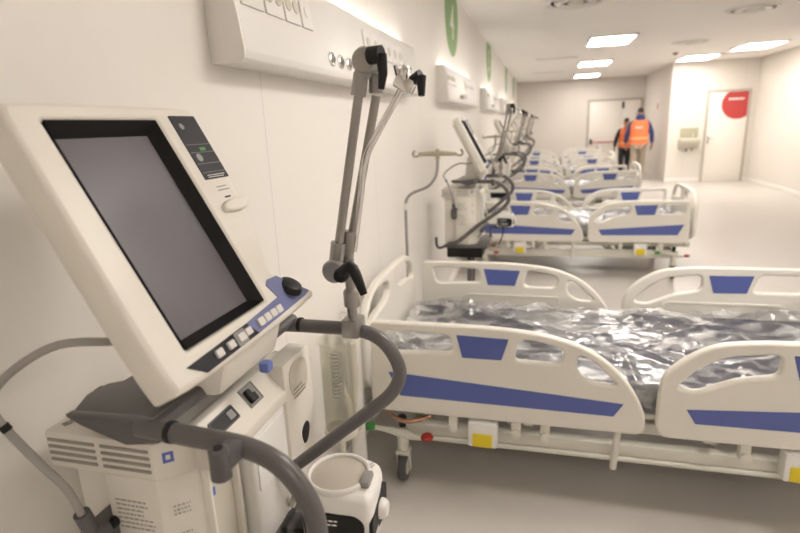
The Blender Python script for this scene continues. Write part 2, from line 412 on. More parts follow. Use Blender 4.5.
# ------------------------------------------------------------------ bedhead service panels
def service_panel():
    Lp = 2.18
    t = thing('bedhead_panel', (0, 1.39, 1.79), 'white wall-mounted bedhead service panel nearest the camera, with sockets and gas outlets', 'wall panel', 'bedhead service panels')
    prof = [(0, 0), (.095, 0), (.106, .010), (.108, .032), (.076, .29), (.06, .302), (0, .302)]
    MB().prism([(x, .012, z) for x, z in prof], (0, Lp - .024, 0), .003).build('housing', 'white', t)
    for y in (0, Lp - .012): MB().prism([(x * 1.0, y, z) for x, z in prof], (0, .012, 0), .002).build('end_cap', 'wall', t)
    # sloping front face basis
    a = Vector((.108, 0, .032)); b = Vector((.076, 0, .29)); up = (b - a).normalized()
    def on(y, h): return frame_mx(a + up * h + Vector((0, y, 0)), (0, 1, 0), up)
    for y0, w in ((.03, .125), (.17, .115), (.30, .11), (.425, .085)):
        s = MB().add(plate([rrect(0, w, .075, .185, .004)], .008, .002), on(y0, .045) @ Matrix.Translation((0, 0, .003))).build('socket_plate', 'white', t)
        n = 2 if w > .1 else 1
        for k in range(n):
            cx = w * (k + .5) / n
            MB().add(plate([circle(cx, .13, .021 if n == 2 else .018, 20)], .004, .001), on(y0, .045) @ Matrix.Translation((0, 0, .008))).build('socket_insert', 'recess' if n == 2 else 'inkwhite', s)
    for y in (.65, .745, .84):
        g = MB()
        m = on(y, .040)
        c = m.translation; w = m.to_3x3()
        ax = (w.col[2], w.col[0], w.col[1])
        g.lathe(c, [(.027, 0), (.027, .006), (.022, .009), (.022, .006)], ax, 24)
        g = g.build('gas_outlet', 'chrome', t)
        MB().lathe(c, [(.015, .002), (.015, .012), (.011, .014), (.009, .008)], ax, 18).build('outlet_nozzle', 'satin', g)
    for k in range(6):
        y0 = 1.10 + k * .118
        s = MB().add(plate([rrect(0, .108, .085, .19, .004)], .008, .002), on(y0, .028) @ Matrix.Translation((0, 0, .003))).build('socket_plate', 'white', t)
        MB().add(plate([circle(.054, .137, .024, 20)], .004, .001), on(y0, .028) @ Matrix.Translation((0, 0, .008))).build('socket_insert', 'recess', s)
    MB().box(.015, .05, .05, Lp - .05, .302, .306).build('uplight_strip', 'uplight', t)
    MB().add(plate([rrect(1.0, 1.14, .0, .05, .02)], .012, .004), on(0, .03) @ Matrix.Translation((0, 0, .004))).build('call_button_unit', 'recess', t)
    MB().box(.098, .1055, .06, .068, .012, .044, .001).build('edge_clip', 'mid', t)
    return t
sp = service_panel()
for k, l in enumerate(('white bedhead service panel second along the left wall, under the 4 sign', 'white bedhead service panel third along the left wall',
                       'white bedhead service panel fourth along the left wall', 'white bedhead service panel farthest along the left wall')):
    dup(sp, (0, 1.39 + 3.3 * (k + 1), 1.79), l)

# ================================================================== BEDS
BX = .015
def side_rail(parent, y, sgn, mirror):
    if not mirror:
        out = [(.205, .372), (.165, .42), (.175, .795), (.45, .797), (.72, .795), (.92, .775), (1.05, .738), (1.155, .675), (1.245, .575), (1.30, .46), (1.30, .372)]
        rad = [.03, .03, .03, .2, .2, .2, .2, .2, .2, .06, .04]
        holes = [[(.235, .758), (.528, .752), (.538, .672), (.262, .66)], [(.805, .752), (.89, .745), (.985, .718), (.972, .652), (.788, .655)], [(1.035, .706), (1.09, .68), (1.185, .588), (1.17, .578), (1.09, .585), (1.035, .625)]]
        trap = [(.552, .756), (.766, .750), (.737, .656), (.576, .656)]
        stripe = [(.25, .565), (1.215, .505), (1.18, .447), (.30, .455)]
        post = 1.205
    else:
        out = [(1.36, .372), (1.338, .41), (1.338, .56), (1.352, .645), (1.44, .73), (1.53, .778), (1.68, .797), (2.275, .80), (2.285, .43), (2.26, .372)]
        rad = [.03, .03, .06, .06, .1, .1, .2, .04, .04, .03]
        holes = [[(1.392, .590), (1.47, .675), (1.56, .732), (1.735, .754), (1.738, .668), (1.60, .640), (1.47, .578)], [(2.012, .760), (2.24, .760), (2.23, .665), (1.985, .662)]]
        trap = [(1.768, .752), (1.985, .756), (1.958, .657), (1.797, .655)]
        stripe = [(1.44, .505), (2.235, .562), (2.18, .455), (1.475, .447)]
        post = None
    loops = [fil(out, rad)] + [fil(h, .03) for h in holes]
    r = MB().add(plate(loops, .036, .010), XZ(y)).build('side_rail', 'bed', parent)
    MB().add(plate([fil(trap, .006)], .040, .001), XZ(y)).build('blue_inlay', 'blue', r)
    MB().add(plate([stripe], .003, .0005), XZ(y + sgn * .0184)).build('blue_stripe', 'blue', r)
    g = rrect(.45, 1.0, .50, .60, .03) if not mirror else rrect(1.55, 2.15, .50, .60, .03)
    g2 = rrect(.465, .985, .515, .585, .02) if not mirror else rrect(1.565, 2.135, .515, .585, .02)
    MB().add(plate([g, g2], .005, .0015), XZ(y - sgn * .0185)).build('grip_frame', 'bed', r)
    if post: MB().tube([(post, y, .40), (post - .012, y, .20)], .014).build('rail_post', 'bedmetal', parent)
    return r
def end_board(parent, x, name, z1):
    p = [(-.50, .34), (-.505, .70), (-.48, .77), (-.42, .835), (-.30, z1 + .005), (-.1, z1 + .01), (.1, z1 + .01), (.30, z1 + .005), (.42, .835), (.48, .77), (.505, .70), (.50, .34)]
    h = [[(-.445, .765), (-.35, z1 - .035), (-.08, z1 - .03), (-.08, z1 - .13), (-.33, z1 - .14), (-.44, .70)], [(.445, .765), (.35, z1 - .035), (.08, z1 - .03), (.08, z1 - .13), (.33, z1 - .14), (.44, .70)]]
    b = MB().add(plate([chaikin(p, 3)] + [chaikin(q, 2) for q in h], .04, .012), YZ(x)).build(name, 'bed', parent)
    return b
def make_bed():
    t = thing('hospital_bed', (BX, 2.6, 0), 'white hospital bed nearest the camera, with blue-striped side rails', 'hospital bed', 'hospital beds along the left wall')
    for y, s in ((-.53, -1), (.53, 1)):
        side_rail(t, y, s, False); side_rail(t, y, s, True)
    end_board(t, .115, 'headboard', .885); end_board(t, 2.335, 'footboard', .875)
    MB().box(.14, 2.31, -.43, .43, .375, .41, .01).build('mattress_deck', 'bedmetal', t)
    mb = MB()
    for y in (-.41, .41): mb.box(.12, 2.33, y - .02, y + .02, .31, .36, .006)
    for x in (.16, .85, 1.55, 2.29): mb.box(x - .02, x + .02, -.49, .49, .33, .36, .004)
    mb.build('upper_frame', 'bedmetal', t)
    mb = MB()
    for y in (-.45, .45):
        mb.box(.30, 2.22, y - .025, y + .025, .222, .278, .008)
        mb.tube([(.30, y + .03 * (1 if y > 0 else -1), .215), (2.22, y + .03 * (1 if y > 0 else -1), .215)], .011)
    for x in (.34, 2.18): mb.box(x - .03, x + .03, -.47, .47, .20, .25, .008)
    mb.build('base_frame', 'bedmetal', t)
    for x, x2 in ((.75, .95), (1.65, 1.45)):
        for y in (-.25, .25): MB().tube([(x, y, .20), (x2, y, .34)], .022).build('lift_arm', 'bedmetal', t)
    MB().tube([(.8, 0, .25), (1.75, 0, .30)], .035).build('lift_motor', 'bedmetal', t)
    MB().box(1.65, 2.02, -.30, .30, .24, .37, .02).build('control_box', 'mid', t)
    for y, s in ((-.53, -1), (.53, 1)):
        for x in (.66, 1.85):
            c = MB().box(x - .062, x + .062, y - .03, y + .035, .245, .362, .008).build('release_unit', 'white', t)
            MB().box(x - .042, x + .042, y + s * .031 - .004, y + s * .031 + .004, .250, .312, .002).build('yellow_handle', 'yellow', c)
        for x in (.53, .80, .92, 1.66, 2.04):
            MB().box(x - .02, x + .02, y - .012, y + .02, .305, .378, .006).lathe((x, y + s * .012, .322), [(.02, 0), (.02, s * .014), (0, s * .02)], 'Y', 16).build('rail_bracket', 'bedmetal', t)
    MB().tube([(.22, -.50, .335), (.32, -.555, .332), (.42, -.50, .335)], .010, smooth=4).build('copper_latch', 'copper', t)
    for x, sx in ((.29, 1), (2.17, -1)):
        for y, s in ((-.50, -1), (.50, 1)):
            c = MB().lathe((x, y, 0), [(.022, .12), (.026, .19), (.03, .225), (.018, .25)], 'Z', 16).box(x - .031, x - .025, y - .016, y + .016, .05, .15, .003).box(x + .025, x + .031, y - .016, y + .016, .05, .15, .003).box(x - .032, x + .032, y - .03, y + .03, .136, .156, .006)
            c = c.build('caster', 'bedmetal', t)
            MB().lathe((x, y, .0675), [(.048, -.018), (.0625, -.018), (.0675, -.010), (.0675, .010), (.0625, .018), (.048, .018)], 'X', 28).build('wheel', 'rubber', c)
            MB().lathe((x, y, .0675), [(.0, -.022), (.03, -.022), (.046, -.016), (.046, .016), (.03, .022), (0, .022)], 'X', 24).build('wheel_hub', 'bedmetal', c)
            MB().lathe((x, y, .275), [(.016, 0), (.016, .03), (.02, .032), (.02, .05), (0, .052)], 'Z', 14).build('stem_cap', 'black', c)
            MB().tube([(x - .145, y + s * .02, .265), (x - .08, y + s * .02, .262), (x, y + s * .012, .245), (x + .06, y + s * .02, .235), (x + .115, y + s * .02, .238)], [.010, .014, .022, .014, .010], smooth=4).build('brake_pedal', 'bedmetal', c)
            for dx, dz, cm, nm in ((-.15, .268, 'green', 'green_pad'), (.118, .242, 'red', 'red_pad')):
                MB().lathe((x + dx, y + s * .02, dz), [(0, -.013), (.024, -.010), (.03, 0), (.024, .010), (0, .013)], 'Z', 18).build(nm, cm, c)
    return t
def make_mattress():
    t = thing('mattress', (BX, 2.6, .411), 'navy mattress in clear crumpled plastic wrap on the nearest bed', 'mattress', 'plastic-wrapped mattresses on the beds')
    MB().box(.19, 2.28, -.44, .44, 0, .135, .03, 3).build('mattress_core', 'navy', t)
    rnd = random.Random(8); cr = []
    for _ in range(95):
        x = rnd.uniform(.15, 2.35); y = rnd.uniform(-.5, .5); a = rnd.gauss(.25, .55) if rnd.random() < .75 else rnd.uniform(0, 3.14)
        cr.append((x, y, math.cos(a), math.sin(a), rnd.uniform(.08, .34), rnd.uniform(.014, .05), rnd.uniform(.006, .020)))
    for cx0, n, sx in ((.40, 26, .14), (2.12, 34, .15)):
        for _ in range(n):
            a = rnd.uniform(0, 3.14); cr.append((rnd.gauss(cx0, sx), rnd.uniform(-.45, .45), math.cos(a), math.sin(a), rnd.uniform(.06, .18), rnd.uniform(.012, .035), rnd.uniform(.012, .034)))
    bm = bmesh.new(); nx, ny = 200, 92; V = []
    for j in range(ny + 1):
        row = []
        for i in range(nx + 1):
            x = .165 + 2.14 * i / nx; y = -.60 + 1.20 * j / ny
            b = 0.
            for (px, py, ca, sa, L, w, h) in cr:
                dx, dy = x - px, y - py
                if abs(dx) > L or abs(dy) > L: continue
                u = abs(dx * ca + dy * sa); v = abs(-dx * sa + dy * ca)
                if u < L and v < w: b += h * (1 - v / w) * (1 - (u / L) ** 2)
            p = Vector((x, y, 0))
            b = min(b, .05) + .012 * noise.noise(p * 4) + .003 * noise.noise(p * 24)
            b += .035 * math.exp(-((x - .42) / .17) ** 2) * (.5 + noise.noise(p * 5)) + .05 * math.exp(-((x - 2.15) / .2) ** 2) * (.6 + noise.noise(p * 4 + Vector((3, 1, 0))))
            if abs(y) > .462:
                d = abs(y) - .462; sg = 1 if y > 0 else -1
                row.append(bm.verts.new((x, sg * (.455 + min(d, .01) + max(-.004, b) * .25), max(.146 - d * 1.0, .012)))); continue
            row.append(bm.verts.new((x, y, max(.146 + b, .140))))
        V.append(row)
    for j in range(ny):
        for i in range(nx): bm.faces.new((V[j][i], V[j][i + 1], V[j + 1][i + 1], V[j + 1][i]))
    s = MB(); s.bm.free(); s.bm = bm
    s.build('plastic_wrap', 'wrap', t, angle=40)
    return t
ORD = ('nearest', 'second', 'third', 'fourth', 'farthest')
BEDLOC = [(BX, 2.6, 0), (BX, 6.24, 0), (BX + .02, 9.62, 0), (BX + .02, 13.05, 0), (BX + .02, 16.2, 0)]
bed = make_bed(); mattress = make_mattress()
for k in range(1, 5):
    w = {1: 'white hospital bed second from the camera, its foot end in full view', 2: 'white hospital bed third from the camera along the wall', 3: 'white hospital bed fourth from the camera along the wall', 4: 'white hospital bed farthest from the camera, before the double door'}[k]
    dup(bed, BEDLOC[k], w)
    x, y, z = BEDLOC[k]
    dup(mattress, (x, y, .411), 'navy mattress in clear plastic wrap on the %s bed' % {1: 'second', 2: 'third', 3: 'fourth', 4: 'farthest'}[k])

# ================================================================== VENTILATOR ON ITS TROLLEY
def make_ventilator():
    O = Vector((.35, .80, 0))
    t = thing('ventilator', O, 'cream ventilator on a trolley with tilted screen and support arm, filling the left foreground', 'ventilator', 'ventilators beside the beds')
    B = lambda mb, nm, m, par=t, **k: mb.build(nm, m, par, O, **k)
    # --- monitor: plane facing the room, leaning back; local a along Y, b up the face, c outwards
    mo = Vector((.442, .545, 1.268)); up = Vector((-.472, 0, .882)).normalized()
    F = frame_mx(mo, (0, 1, 0), up)
    T = lambda z: F @ Matrix.Translation((0, 0, z))
    out = [(.002, -.006), (-.014, .008), (-.004, .40), (.000, .434), (.02, .440), (.375, .438), (.392, .430), (.392, .36), (.388, .285), (.380, .20), (.355, .13), (.338, .088), (.352, .072), (.435, .02), (.444, .006), (.43, -.006)]
    out = chaikin(out, 2)
    scr = rrect(.051, .274, .046, .410, .004)
    mon = B(MB().add(plate([out, scr], .05, .010), T(-.025)), 'monitor', 'cream')
    B(MB().add(plate([chaikin([(.02, .012), (.012, .03), (.02, .40), (.035, .418), (.375, .422), (.382, .40), (.345, .13), (.33, .075), (.41, .012), (.40, .0)], 1)], .022, .006), T(-.058)), 'monitor_back', 'cream', mon)
    bz = MB()
    a0, a1, b0, b1 = .051, .274, .046, .410; ins = .0155
    for q in ([(a0, b0), (a1, b0), (a1 - ins, b0 + ins), (a0 + ins * .3, b0 + ins)], [(a1, b0), (a1, b1), (a1 - ins, b1 - ins * 1.2), (a1 - ins, b0 + ins)], [(a1, b1), (a0, b1), (a0 + ins * .3, b1 - ins * 1.2), (a1 - ins, b1 - ins * 1.2)], [(a0, b1), (a0, b0), (a0 + ins * .3, b0 + ins), (a0 + ins * .3, b1 - ins * 1.2)]):
        zz = (0, 0, -.022, -.022)
        f = [F @ Vector((*q[i], zz[i] - .001)) for i in range(4)]
        g = [v - F.to_3x3().col[2] * .006 for v in f]
        bz.bm.faces.new([bz.bm.verts.new(v) for v in f]); bz.bm.faces.new([bz.bm.verts.new(v) for v in g][::-1])
    B(bz, 'screen_bezel', 'bezel', mon)
    B(MB().add(plate([rrect(a0, a1, b0, b1, .002)], .004), T(-.0245)), 'screen', 'screen', mon)
    # alarm/label strip
    st = B(MB().add(plate([rrect(.309, .384, .287, .417, .002)], .002), T(.0005)), 'label_strip', 'strip', mon)
    mb = MB()
    for b in (.3, .318, .341, .357): mb.add(plate([rrect(.311, .382, b, b + .0012, .0002)], .001), T(.0018))
    B(mb, 'strip_lines', 'ink', st)
    B(MB().add(plate([rrect(.342, .360, .345, .351, .001)], .001), T(.002)), 'status_led', 'green', st)
    for a, b, r in ((.329, .395, .006), (.328, .331, .008)): B(MB().add(plate([circle(a, b, r, 16)], .0015), T(.0018)), 'strip_symbol', 'mid', st)
    mb = MB(); dashes(mb, F @ Vector((.320, .290, .0016)), F.to_3x3().col[0], F.to_3x3().col[1], .055, .008, 2, 2); B(mb, 'strip_print', 'inkwhite', st)
    mb = MB(); dashes(mb, F @ Vector((.328, .262, .0006)), F.to_3x3().col[0], F.to_3x3().col[1], .038, .014, 2, 3); B(mb, 'badge_print', 'mid', mon)
    B(MB().add(plate([rrect(.336, .354, .2465, .2495, .001)], .001), T(.0006)), 'card_slot', 'black', mon)
    B(MB().add(plate([chaikin([(.306, .219), (.312, .240), (.385, .242), (.394, .236), (.388, .222), (.36, .214)], 2)], .014, .004), T(.002)), 'finger_ledge', 'cream', mon)
    # bottom key strip
    ks = B(MB().add(plate([[(.031, .025), (.061, .002), (.210, .004), (.192, .030)]], .002), T(.0006)), 'key_strip', 'strip', mon)
    kb = B(MB().add(plate([[(.192, .030), (.210, .004), (.400, .010), (.425, .014), (.345, .074), (.312, .076), (.300, .068), (.314, .038)]], .002), T(.0006)), 'blue_key_strip', 'stripblue', mon)
    for a, b, w in ((.100, .015, .017), (.132, .015, .017), (.185, .017, .017)):
        B(MB().add(plate([rrect(a - w / 2, a + w / 2, b - .006, b + .007, .002)], .006, .0015), T(.003)), 'key', 'key', ks)
    for a in (.228, .250, .272, .294):
        B(MB().add(plate([rrect(a - .0095, a + .0095, .011, .026, .003)], .006, .0015), T(.003)), 'key', 'key', kb)
    B(MB().add(plate([rrect(.148, .178, .004, .028, .003)], .003, .0005), T(.0012)), 'keypad_patch', 'mid', ks)
    B(MB().add(plate([rrect(.153, .173, .009, .023, .002)], .006, .0015), T(.003)), 'key', 'key', ks)
    ax = (F.to_3x3().col[2], F.to_3x3().col[0], F.to_3x3().col[1])
    kw = Vector((.50, 0, .866)); ax = (kw, Vector((0, 1, 0)), kw.cross(Vector((0, 1, 0))))
    B(MB().lathe(F @ Vector((.368, .040, -.002)), [(.026, 0), (.026, .004), (.024, .008), (.022, .012), (.016, .015), (.008, .016), (0, .016)], ax, 32), 'rotary_knob', 'black', mon)
    # monitor neck on the tray
    B(MB().prism([(.26, .68, 1.18), (.40, .68, 1.185), (.42, .68, 1.25), (.36, .68, 1.32), (.28, .68, 1.36)], (0, .2, 0), .012), 'monitor_neck', 'cream')
    # --- tray and the two long bent handles
    tr = B(MB().prism([(.19, .595, 1.166), (.165, .65, 1.166), (.17, .69, 1.166), (.19, .705, 1.166), (.20, .99, 1.166), (.345, .99, 1.166), (.345, .585, 1.166)], (0, 0, .022), .006).prism([(.19, .578, 1.19), (.36, .578, 1.196), (.36, .578, 1.16), (.30, .578, 1.15), (.22, .578, 1.175)], (0, .02, 0), .004), 'shelf_tray', 'gray')
    B(MB().box(.156, .172, .672, .690, 1.168, 1.182, .003), 'tray_clip', 'black', tr)
    B(MB().tube([(.362, .575, 1.192), (.362, 1.03, 1.192)], .012, 14), 'cross_bar', 'gray')
    for y, pts in ((.58, [(.33, .58, 1.186), (.42, .58, 1.180), (.50, .58, 1.174), (.553, .58, 1.154), (.588, .58, 1.112), (.603, .58, 1.062), (.592, .58, 1.015), (.53, .58, .955)]),
                   (1.02, [(.33, 1.02, 1.180), (.42, 1.02, 1.181), (.52, 1.02, 1.178), (.572, 1.02, 1.158), (.603, 1.02, 1.115), (.609, 1.02, 1.075), (.585, 1.02, 1.030), (.53, 1.02, .980)])):
        h = B(MB().tube(pts + [(.36, y, .835), (.25, y, .742), (.20, y, .71), (.14, y, .70)], .0150, 18, smooth=6), 'handle_bar', 'tube')
        B(MB().lathe((.385, y, 1.183), [(.0165, -.004), (.0165, .004)], 'X', 18), 'handle_collar', 'black', h)
    cl = B(MB().lathe((.492, .537, 1.152), [(.010, .046), (.0135, .044), (.014, .002), (.012, 0)], 'Z', 20).box(.479, .508, .537, .576, 1.163, 1.190, .006), 'hose_clip', 'gray')
    B(MB().lathe((.492, .537, 1.1982), [(.0068, 0), (.0068, .0012)], 'Z', 16), 'clip_hole', 'black', cl)
    # --- body
    body = MB()
    body.prism([(.086, .622, 1.055), (.305, .622, 1.055), (.352, .662, 1.055), (.352, .99, 1.055), (.086, .99, 1.055)], (0, 0, .07), .006)
    body.prism([(.196, .622, .68), (.300, .622, .68), (.350, .662, .68), (.350, .99, .68), (.196, .99, .68)], (0, 0, .377), .004)
    body.box(.105, .22, .652, .985, .68, 1.057, .003)
    body = B(body, 'body', 'cream')
    for x0, x1 in ((.094, .190), (.202, .296)):
        mb = MB()
        for k in range(4): mb.box(x0, x1, .6195, .6225, 1.070 + k * .0125, 1.0752 + k * .0125, .0008)
        B(mb, 'louvre', 'slot', body)
    mb = MB(); dashes(mb, (.212, .6215, .955), (1, 0, 0), (0, 0, 1), .072, .062, 7, 11, .34); B(mb, 'warning_print', 'print', body)
    mb = MB(); dashes(mb, (.212, .6215, .84), (1, 0, 0), (0, 0, 1), .072, .09, 9, 12, .34); B(mb, 'warning_print', 'print', body)
    cx = Vector((.047, .040, 0)).normalized(); cz = Vector((0, 0, 1)); co = Vector((.305, .6615, 0)) - Vector((0, .0395, 0))
    for zz, sd in ((.985, 13), (.93, 14)):
        mb = MB(); dashes(mb, co + cx * .016 + Vector((0, 0, zz)), cx, cz, .034, .024, 3, sd, .34); B(mb, 'chamfer_print', 'print', body)
    mb = MB()
    nn = cx.cross(cz) * .0008
    p = co + cx * .012 + Vector((0, 0, 1.086)) + nn * .3; mb.add(plate([[(0, 0), (.017, 0), (.017, .019), (0, .019)], [(.005, .005), (.012, .005), (.012, .014), (.005, .014)]], .001), frame_mx(p, cx, cz)); B(mb, 'blue_symbol', 'inkblue', body)
    mb = MB(); dashes(mb, (.115, .64, 1.1256), (.3, 1, 0), (-1, .3, 0), .09, .016, 3, 21, .3); dashes(mb, (.20, .63, 1.1256), (.3, 1, 0), (-1, .3, 0), .03, .03, 4, 22, .3); B(mb, 'top_print', 'ink', body)
    B(MB().box(.225, .240, .636, .652, 1.1250, 1.1262), 'orange_dot', 'orange', body)
    # sloping control face along the front
    cs = B(MB().prism([(.335, .664, 1.135), (.349, .664, 1.132), (.394, .664, 1.078), (.394, .664, 1.055), (.335, .664, 1.055)], (0, .32, 0), .003), 'control_face', 'cream')
    P0 = Vector((.349, 0, 1.132)); P1 = Vector((.394, 0, 1.078)); dn = (P1 - P0).normalized()
    def sl(y, d, lift=.0008):
        return frame_mx(P0 + dn * d + Vector((0, y, 0)) + Vector((.769, 0, .64)) * lift, (0, 1, 0), -dn)
    dsp = B(MB().add(plate([rrect(0, .072, -.030, 0, .004)], .003, .001), sl(.694, .012)), 'display', 'gray', cs)
    B(MB().add(plate([rrect(.004, .068, -.027, -.003, .002)], .001), sl(.694, .012, .003)), 'display_glass', 'black', cs)
    B(MB().add(plate([rrect(.046, .063, -.023, -.007, .002)], .001), sl(.694, .012, .004)), 'display_digits', 'mid', cs)
    B(MB().add(plate([rrect(0, .046, -.042, 0, .002), rrect(.003, .043, -.039, -.003, .001)], .004, .001), sl(.80, .004)), 'port_frame', 'mid', cs)
    pp = B(MB().add(plate([rrect(.003, .043, -.039, -.003, .001)], .001), sl(.80, .004)), 'port_recess', 'bluelite', cs)
    pp.data.materials[0] = M['mid']
    B(MB().add(plate([rrect(.006, .020, -.036, -.008, .004)], .010, .002), sl(.80, .004, .006)).add(plate([rrect(.018, .027, -.036, -.020, .003)], .010, .002), sl(.80, .004, .006)), 'port_plug', 'black', cs)
    B(MB().box(.398, .420, .806, .828, 1.168, 1.190, .006), 'blue_catch', 'bluelite')
    # front modules
    B(MB().box(.345, .366, .668, .675, .69, 1.054, .002).box(.345, .366, .748, .758, .69, 1.054, .002), 'front_ribs', 'cream')
    B(MB().box(.351, .353, .676, .747, .70, 1.05, .0), 'front_recess', 'recess')
    B(MB().add(plate([[(0, 0), (.012, 0), (.012, .016), (0, .016)]], .001), frame_mx((.3535, .684, .985), (0, 1, 0), (0, 0, 1))), 'recess_symbol', 'inkblue')
    md = B(MB().box(.352, .392, .765, .90, .72, 1.056, .008, 3), 'patient_module', 'white')
    B(MB().lathe((.392, .785, 1.03), [(.004, 0), (.004, .001)], 'X', 12).lathe((.392, .880, 1.03), [(.004, 0), (.004, .001)], 'X', 12), 'module_screws', 'slot', md)
    B(MB().add(plate([rrect(.775, .89, .935, 1.045, .004)], .004, .001), YZ(.393)), 'module_cover', 'inkwhite', md)
    cs2 = B(MB().prism([(.395, .905, 1.135), (.395, 1.03, 1.135), (.395, 1.038, .99), (.395, 1.0, .93), (.395, .94, .905), (.395, .905, .92)], (-.05, 0, 0), .006), 'cassette_bin', 'cream')
    B(MB().add(plate([chaikin([(.918, 1.125), (1.005, 1.125), (1.01, 1.06), (.985, 1.04), (.93, 1.045)], 2)], .003, .001), YZ(.396)), 'bin_pocket', 'recess', cs2)
    mb = MB(); dashes(mb, (.3978, .935, 1.046), (0, 1, 0), (0, 0, 1), .055, .028, 3, 31, .35); B(mb, 'bin_print', 'ink', cs2)
    B(MB().add(plate([chaikin([(.955, .955), (.985, .97), (1.0, .95), (.985, .92), (.965, .915)], 2)], .006, .002), YZ(.394)), 'bin_vent', 'black', cs2)
    # hanging air tube loop at the modules
    B(MB().tube([(.40, .84, .93), (.415, .86, .90), (.41, .88, .86), (.40, .87, .83)], .008, 10, smooth=6), 'short_tube', 'recess')
    # lower rail and drawer
    B(MB().box(.385, .412, .60, 1.0, .785, .812, .004), 'front_rail', 'gray')
    dr = B(MB().box(.12, .40, .63, .985, .575, .672, .008), 'drawer', 'black')
    B(MB().box(.10, .45, .60, 1.02, .66, .685, .008), 'base_tray', 'tube')
    for y in (.72, .90):
        B(MB().box(.27, .31, y - .02, y + .02, .12, .58, .006), 'column', 'tube')
    bs = B(MB().box(.235, .345, .62, 1.0, .09, .14, .015), 'trolley_base', 'gray')
    for x, y in ((.10, .62), (.10, .98), (.52, .62), (.52, .98)):
        lg = B(MB().tube([(.29, .70 if y < .8 else .92, .115), ((.29 + x) / 2, (y + (.70 if y < .8 else .92)) / 2, .115), (x, y, .105)], .022, 12), 'base_leg', 'gray')
        B(MB().lathe((x, y, .045), [(0, -.015), (.038, -.015), (.045, -.008), (.045, .008), (.038, .015), (0, .015)], 'Y', 20).tube([(x, y, .05), (x, y, .10)], .01, 8), 'caster', 'rubber', lg)
    # hose hook on the wall side of the tray
    B(MB().tube([(.14, .62, .69), (.10, .61, .668), (.065, .60, .66), (.045, .60, .685), (.042, .60, .745)], .011, 10, smooth=5), 'hose_hook', 'gray')
    # gas hose from behind the monitor to the plug on the near side
    hs = B(MB().tube([(.33, .62, 1.318), (.30, .60, 1.312), (.235, .56, 1.318), (.165, .54, 1.282), (.125, .525, 1.238), (.137, .522, 1.208), (.158, .53, 1.165), (.172, .545, 1.118), (.182, .565, 1.066), (.187, .577, 1.008)], .0064, 12, smooth=6), 'gas_hose', 'hose')
    B(MB().tube([(.141, .5235, 1.200), (.146, .5255, 1.190)], .0076, 12), 'hose_band', 'black', hs)
    B(MB().box(.164, .208, .578, .66, .89, .975, .012, 3).tube([(.187, .59, .96), (.186, .577, 1.012)], .013, 12), 'hose_plug', 'gray', hs)
    B(MB().lathe((.203, .619, .965), [(0, -.012), (.009, -.010), (.011, 0), (.009, .004), (0, .004)], 'Y', 16), 'port_knob', 'black', body)
    return t, O
vent, VO = make_ventilator()

def make_arm(vt, O):
    y = 1.02
    a = MB().box(.49, .53, y - .026, y + .026, 1.166, 1.208, .006).lathe((.51, y, 0), [(.011, 1.20), (.011, 1.335)], 'Z', 16).build('support_arm', 'satin', vt, O)
    B = lambda mb, nm, m: mb.build(nm, m, a, O)
    B(MB().lathe((.51, y, 0), [(.015, 1.232), (.017, 1.236), (.017, 1.265), (.013, 1.272)], 'Z', 20), 'clamp_ring', 'satin')
    B(MB().lathe((.484, y - .012, 1.316), [(.021, -.020), (.025, -.015), (.025, .015), (.021, .020)], 'Y', 24).tube([(.485, y - .012, 1.325), (.494, y - .012, 1.375)], .0155, 16).tube([(.502, y + .01, 1.33), (.512, y + .01, 1.395)], .0135, 16), 'lower_joint', 'satin')
    B(MB().lathe((.505, y - .03, 1.312), [(.014, .012), (.016, -.01), (.012, -.02)], 'Y', 16).tube([(.508, y - .045, 1.320), (.533, y - .055, 1.335), (.546, y - .057, 1.315), (.560, y - .06, 1.280)], [.011, .012, .011, .0075], 12, smooth=3), 'lever_knob', 'black')
    B(MB().tube([(.486, y - .012, 1.33), (.556, y - .012, 1.66)], .0092, 16), 'lower_tube', 'satin')
    B(MB().tube([(.504, y + .012, 1.34), (.584, y + .012, 1.66)], .0088, 16), 'upper_tube', 'satin')
    B(MB().tube([(.5555, y - .012, 1.66), (.563, y - .010, 1.70)], .0145, 16).tube([(.5835, y + .012, 1.665), (.586, y + .010, 1.70)], .0140, 16).lathe((.574, y - .004, 1.722), [(.021, -.022), (.025, -.016), (.025, .016), (.021, .022)], 'Y', 24).tube([(.564, y - .008, 1.695), (.574, y - .004, 1.722)], .017, 14), 'elbow_joint', 'satin')
    B(MB().tube([(.588, y - .03, 1.728), (.612, y - .036, 1.728)], .016, 16).tube([(.612, y - .036, 1.728), (.614, y - .038, 1.695), (.610, y - .04, 1.668)], [.0105, .009, .006], 12), 'lever_knob', 'black')
    B(MB().tube([(.515, y + .02, 1.35), (.545, y - .0, 1.47), (.567, y - .028, 1.54), (.60, y - .035, 1.595), (.640, y - .035, 1.655), (.648, y - .035, 1.672)], .0066, 12, smooth=6), 'bent_rod', 'chrome')
    B(MB().box(.636, .672, y - .052, y - .018, 1.662, 1.688, .005, rot=Matrix.Rotation(.5, 3, 'Y')).box(.652, .662, y - .056, y - .014, 1.680, 1.706, .003).tube([(.645, y - .035, 1.685), (.640, y - .035, 1.708)], .007, 10), 'tube_clamp', 'chrome')
    B(MB().tube([(.668, y - .04, 1.680), (.686, y - .045, 1.686)], [.009, .012], 12).tube([(.686, y - .045, 1.686), (.687, y - .05, 1.652)], [.0095, .006], 12), 'lever_knob', 'black')
make_arm(vent, VO)

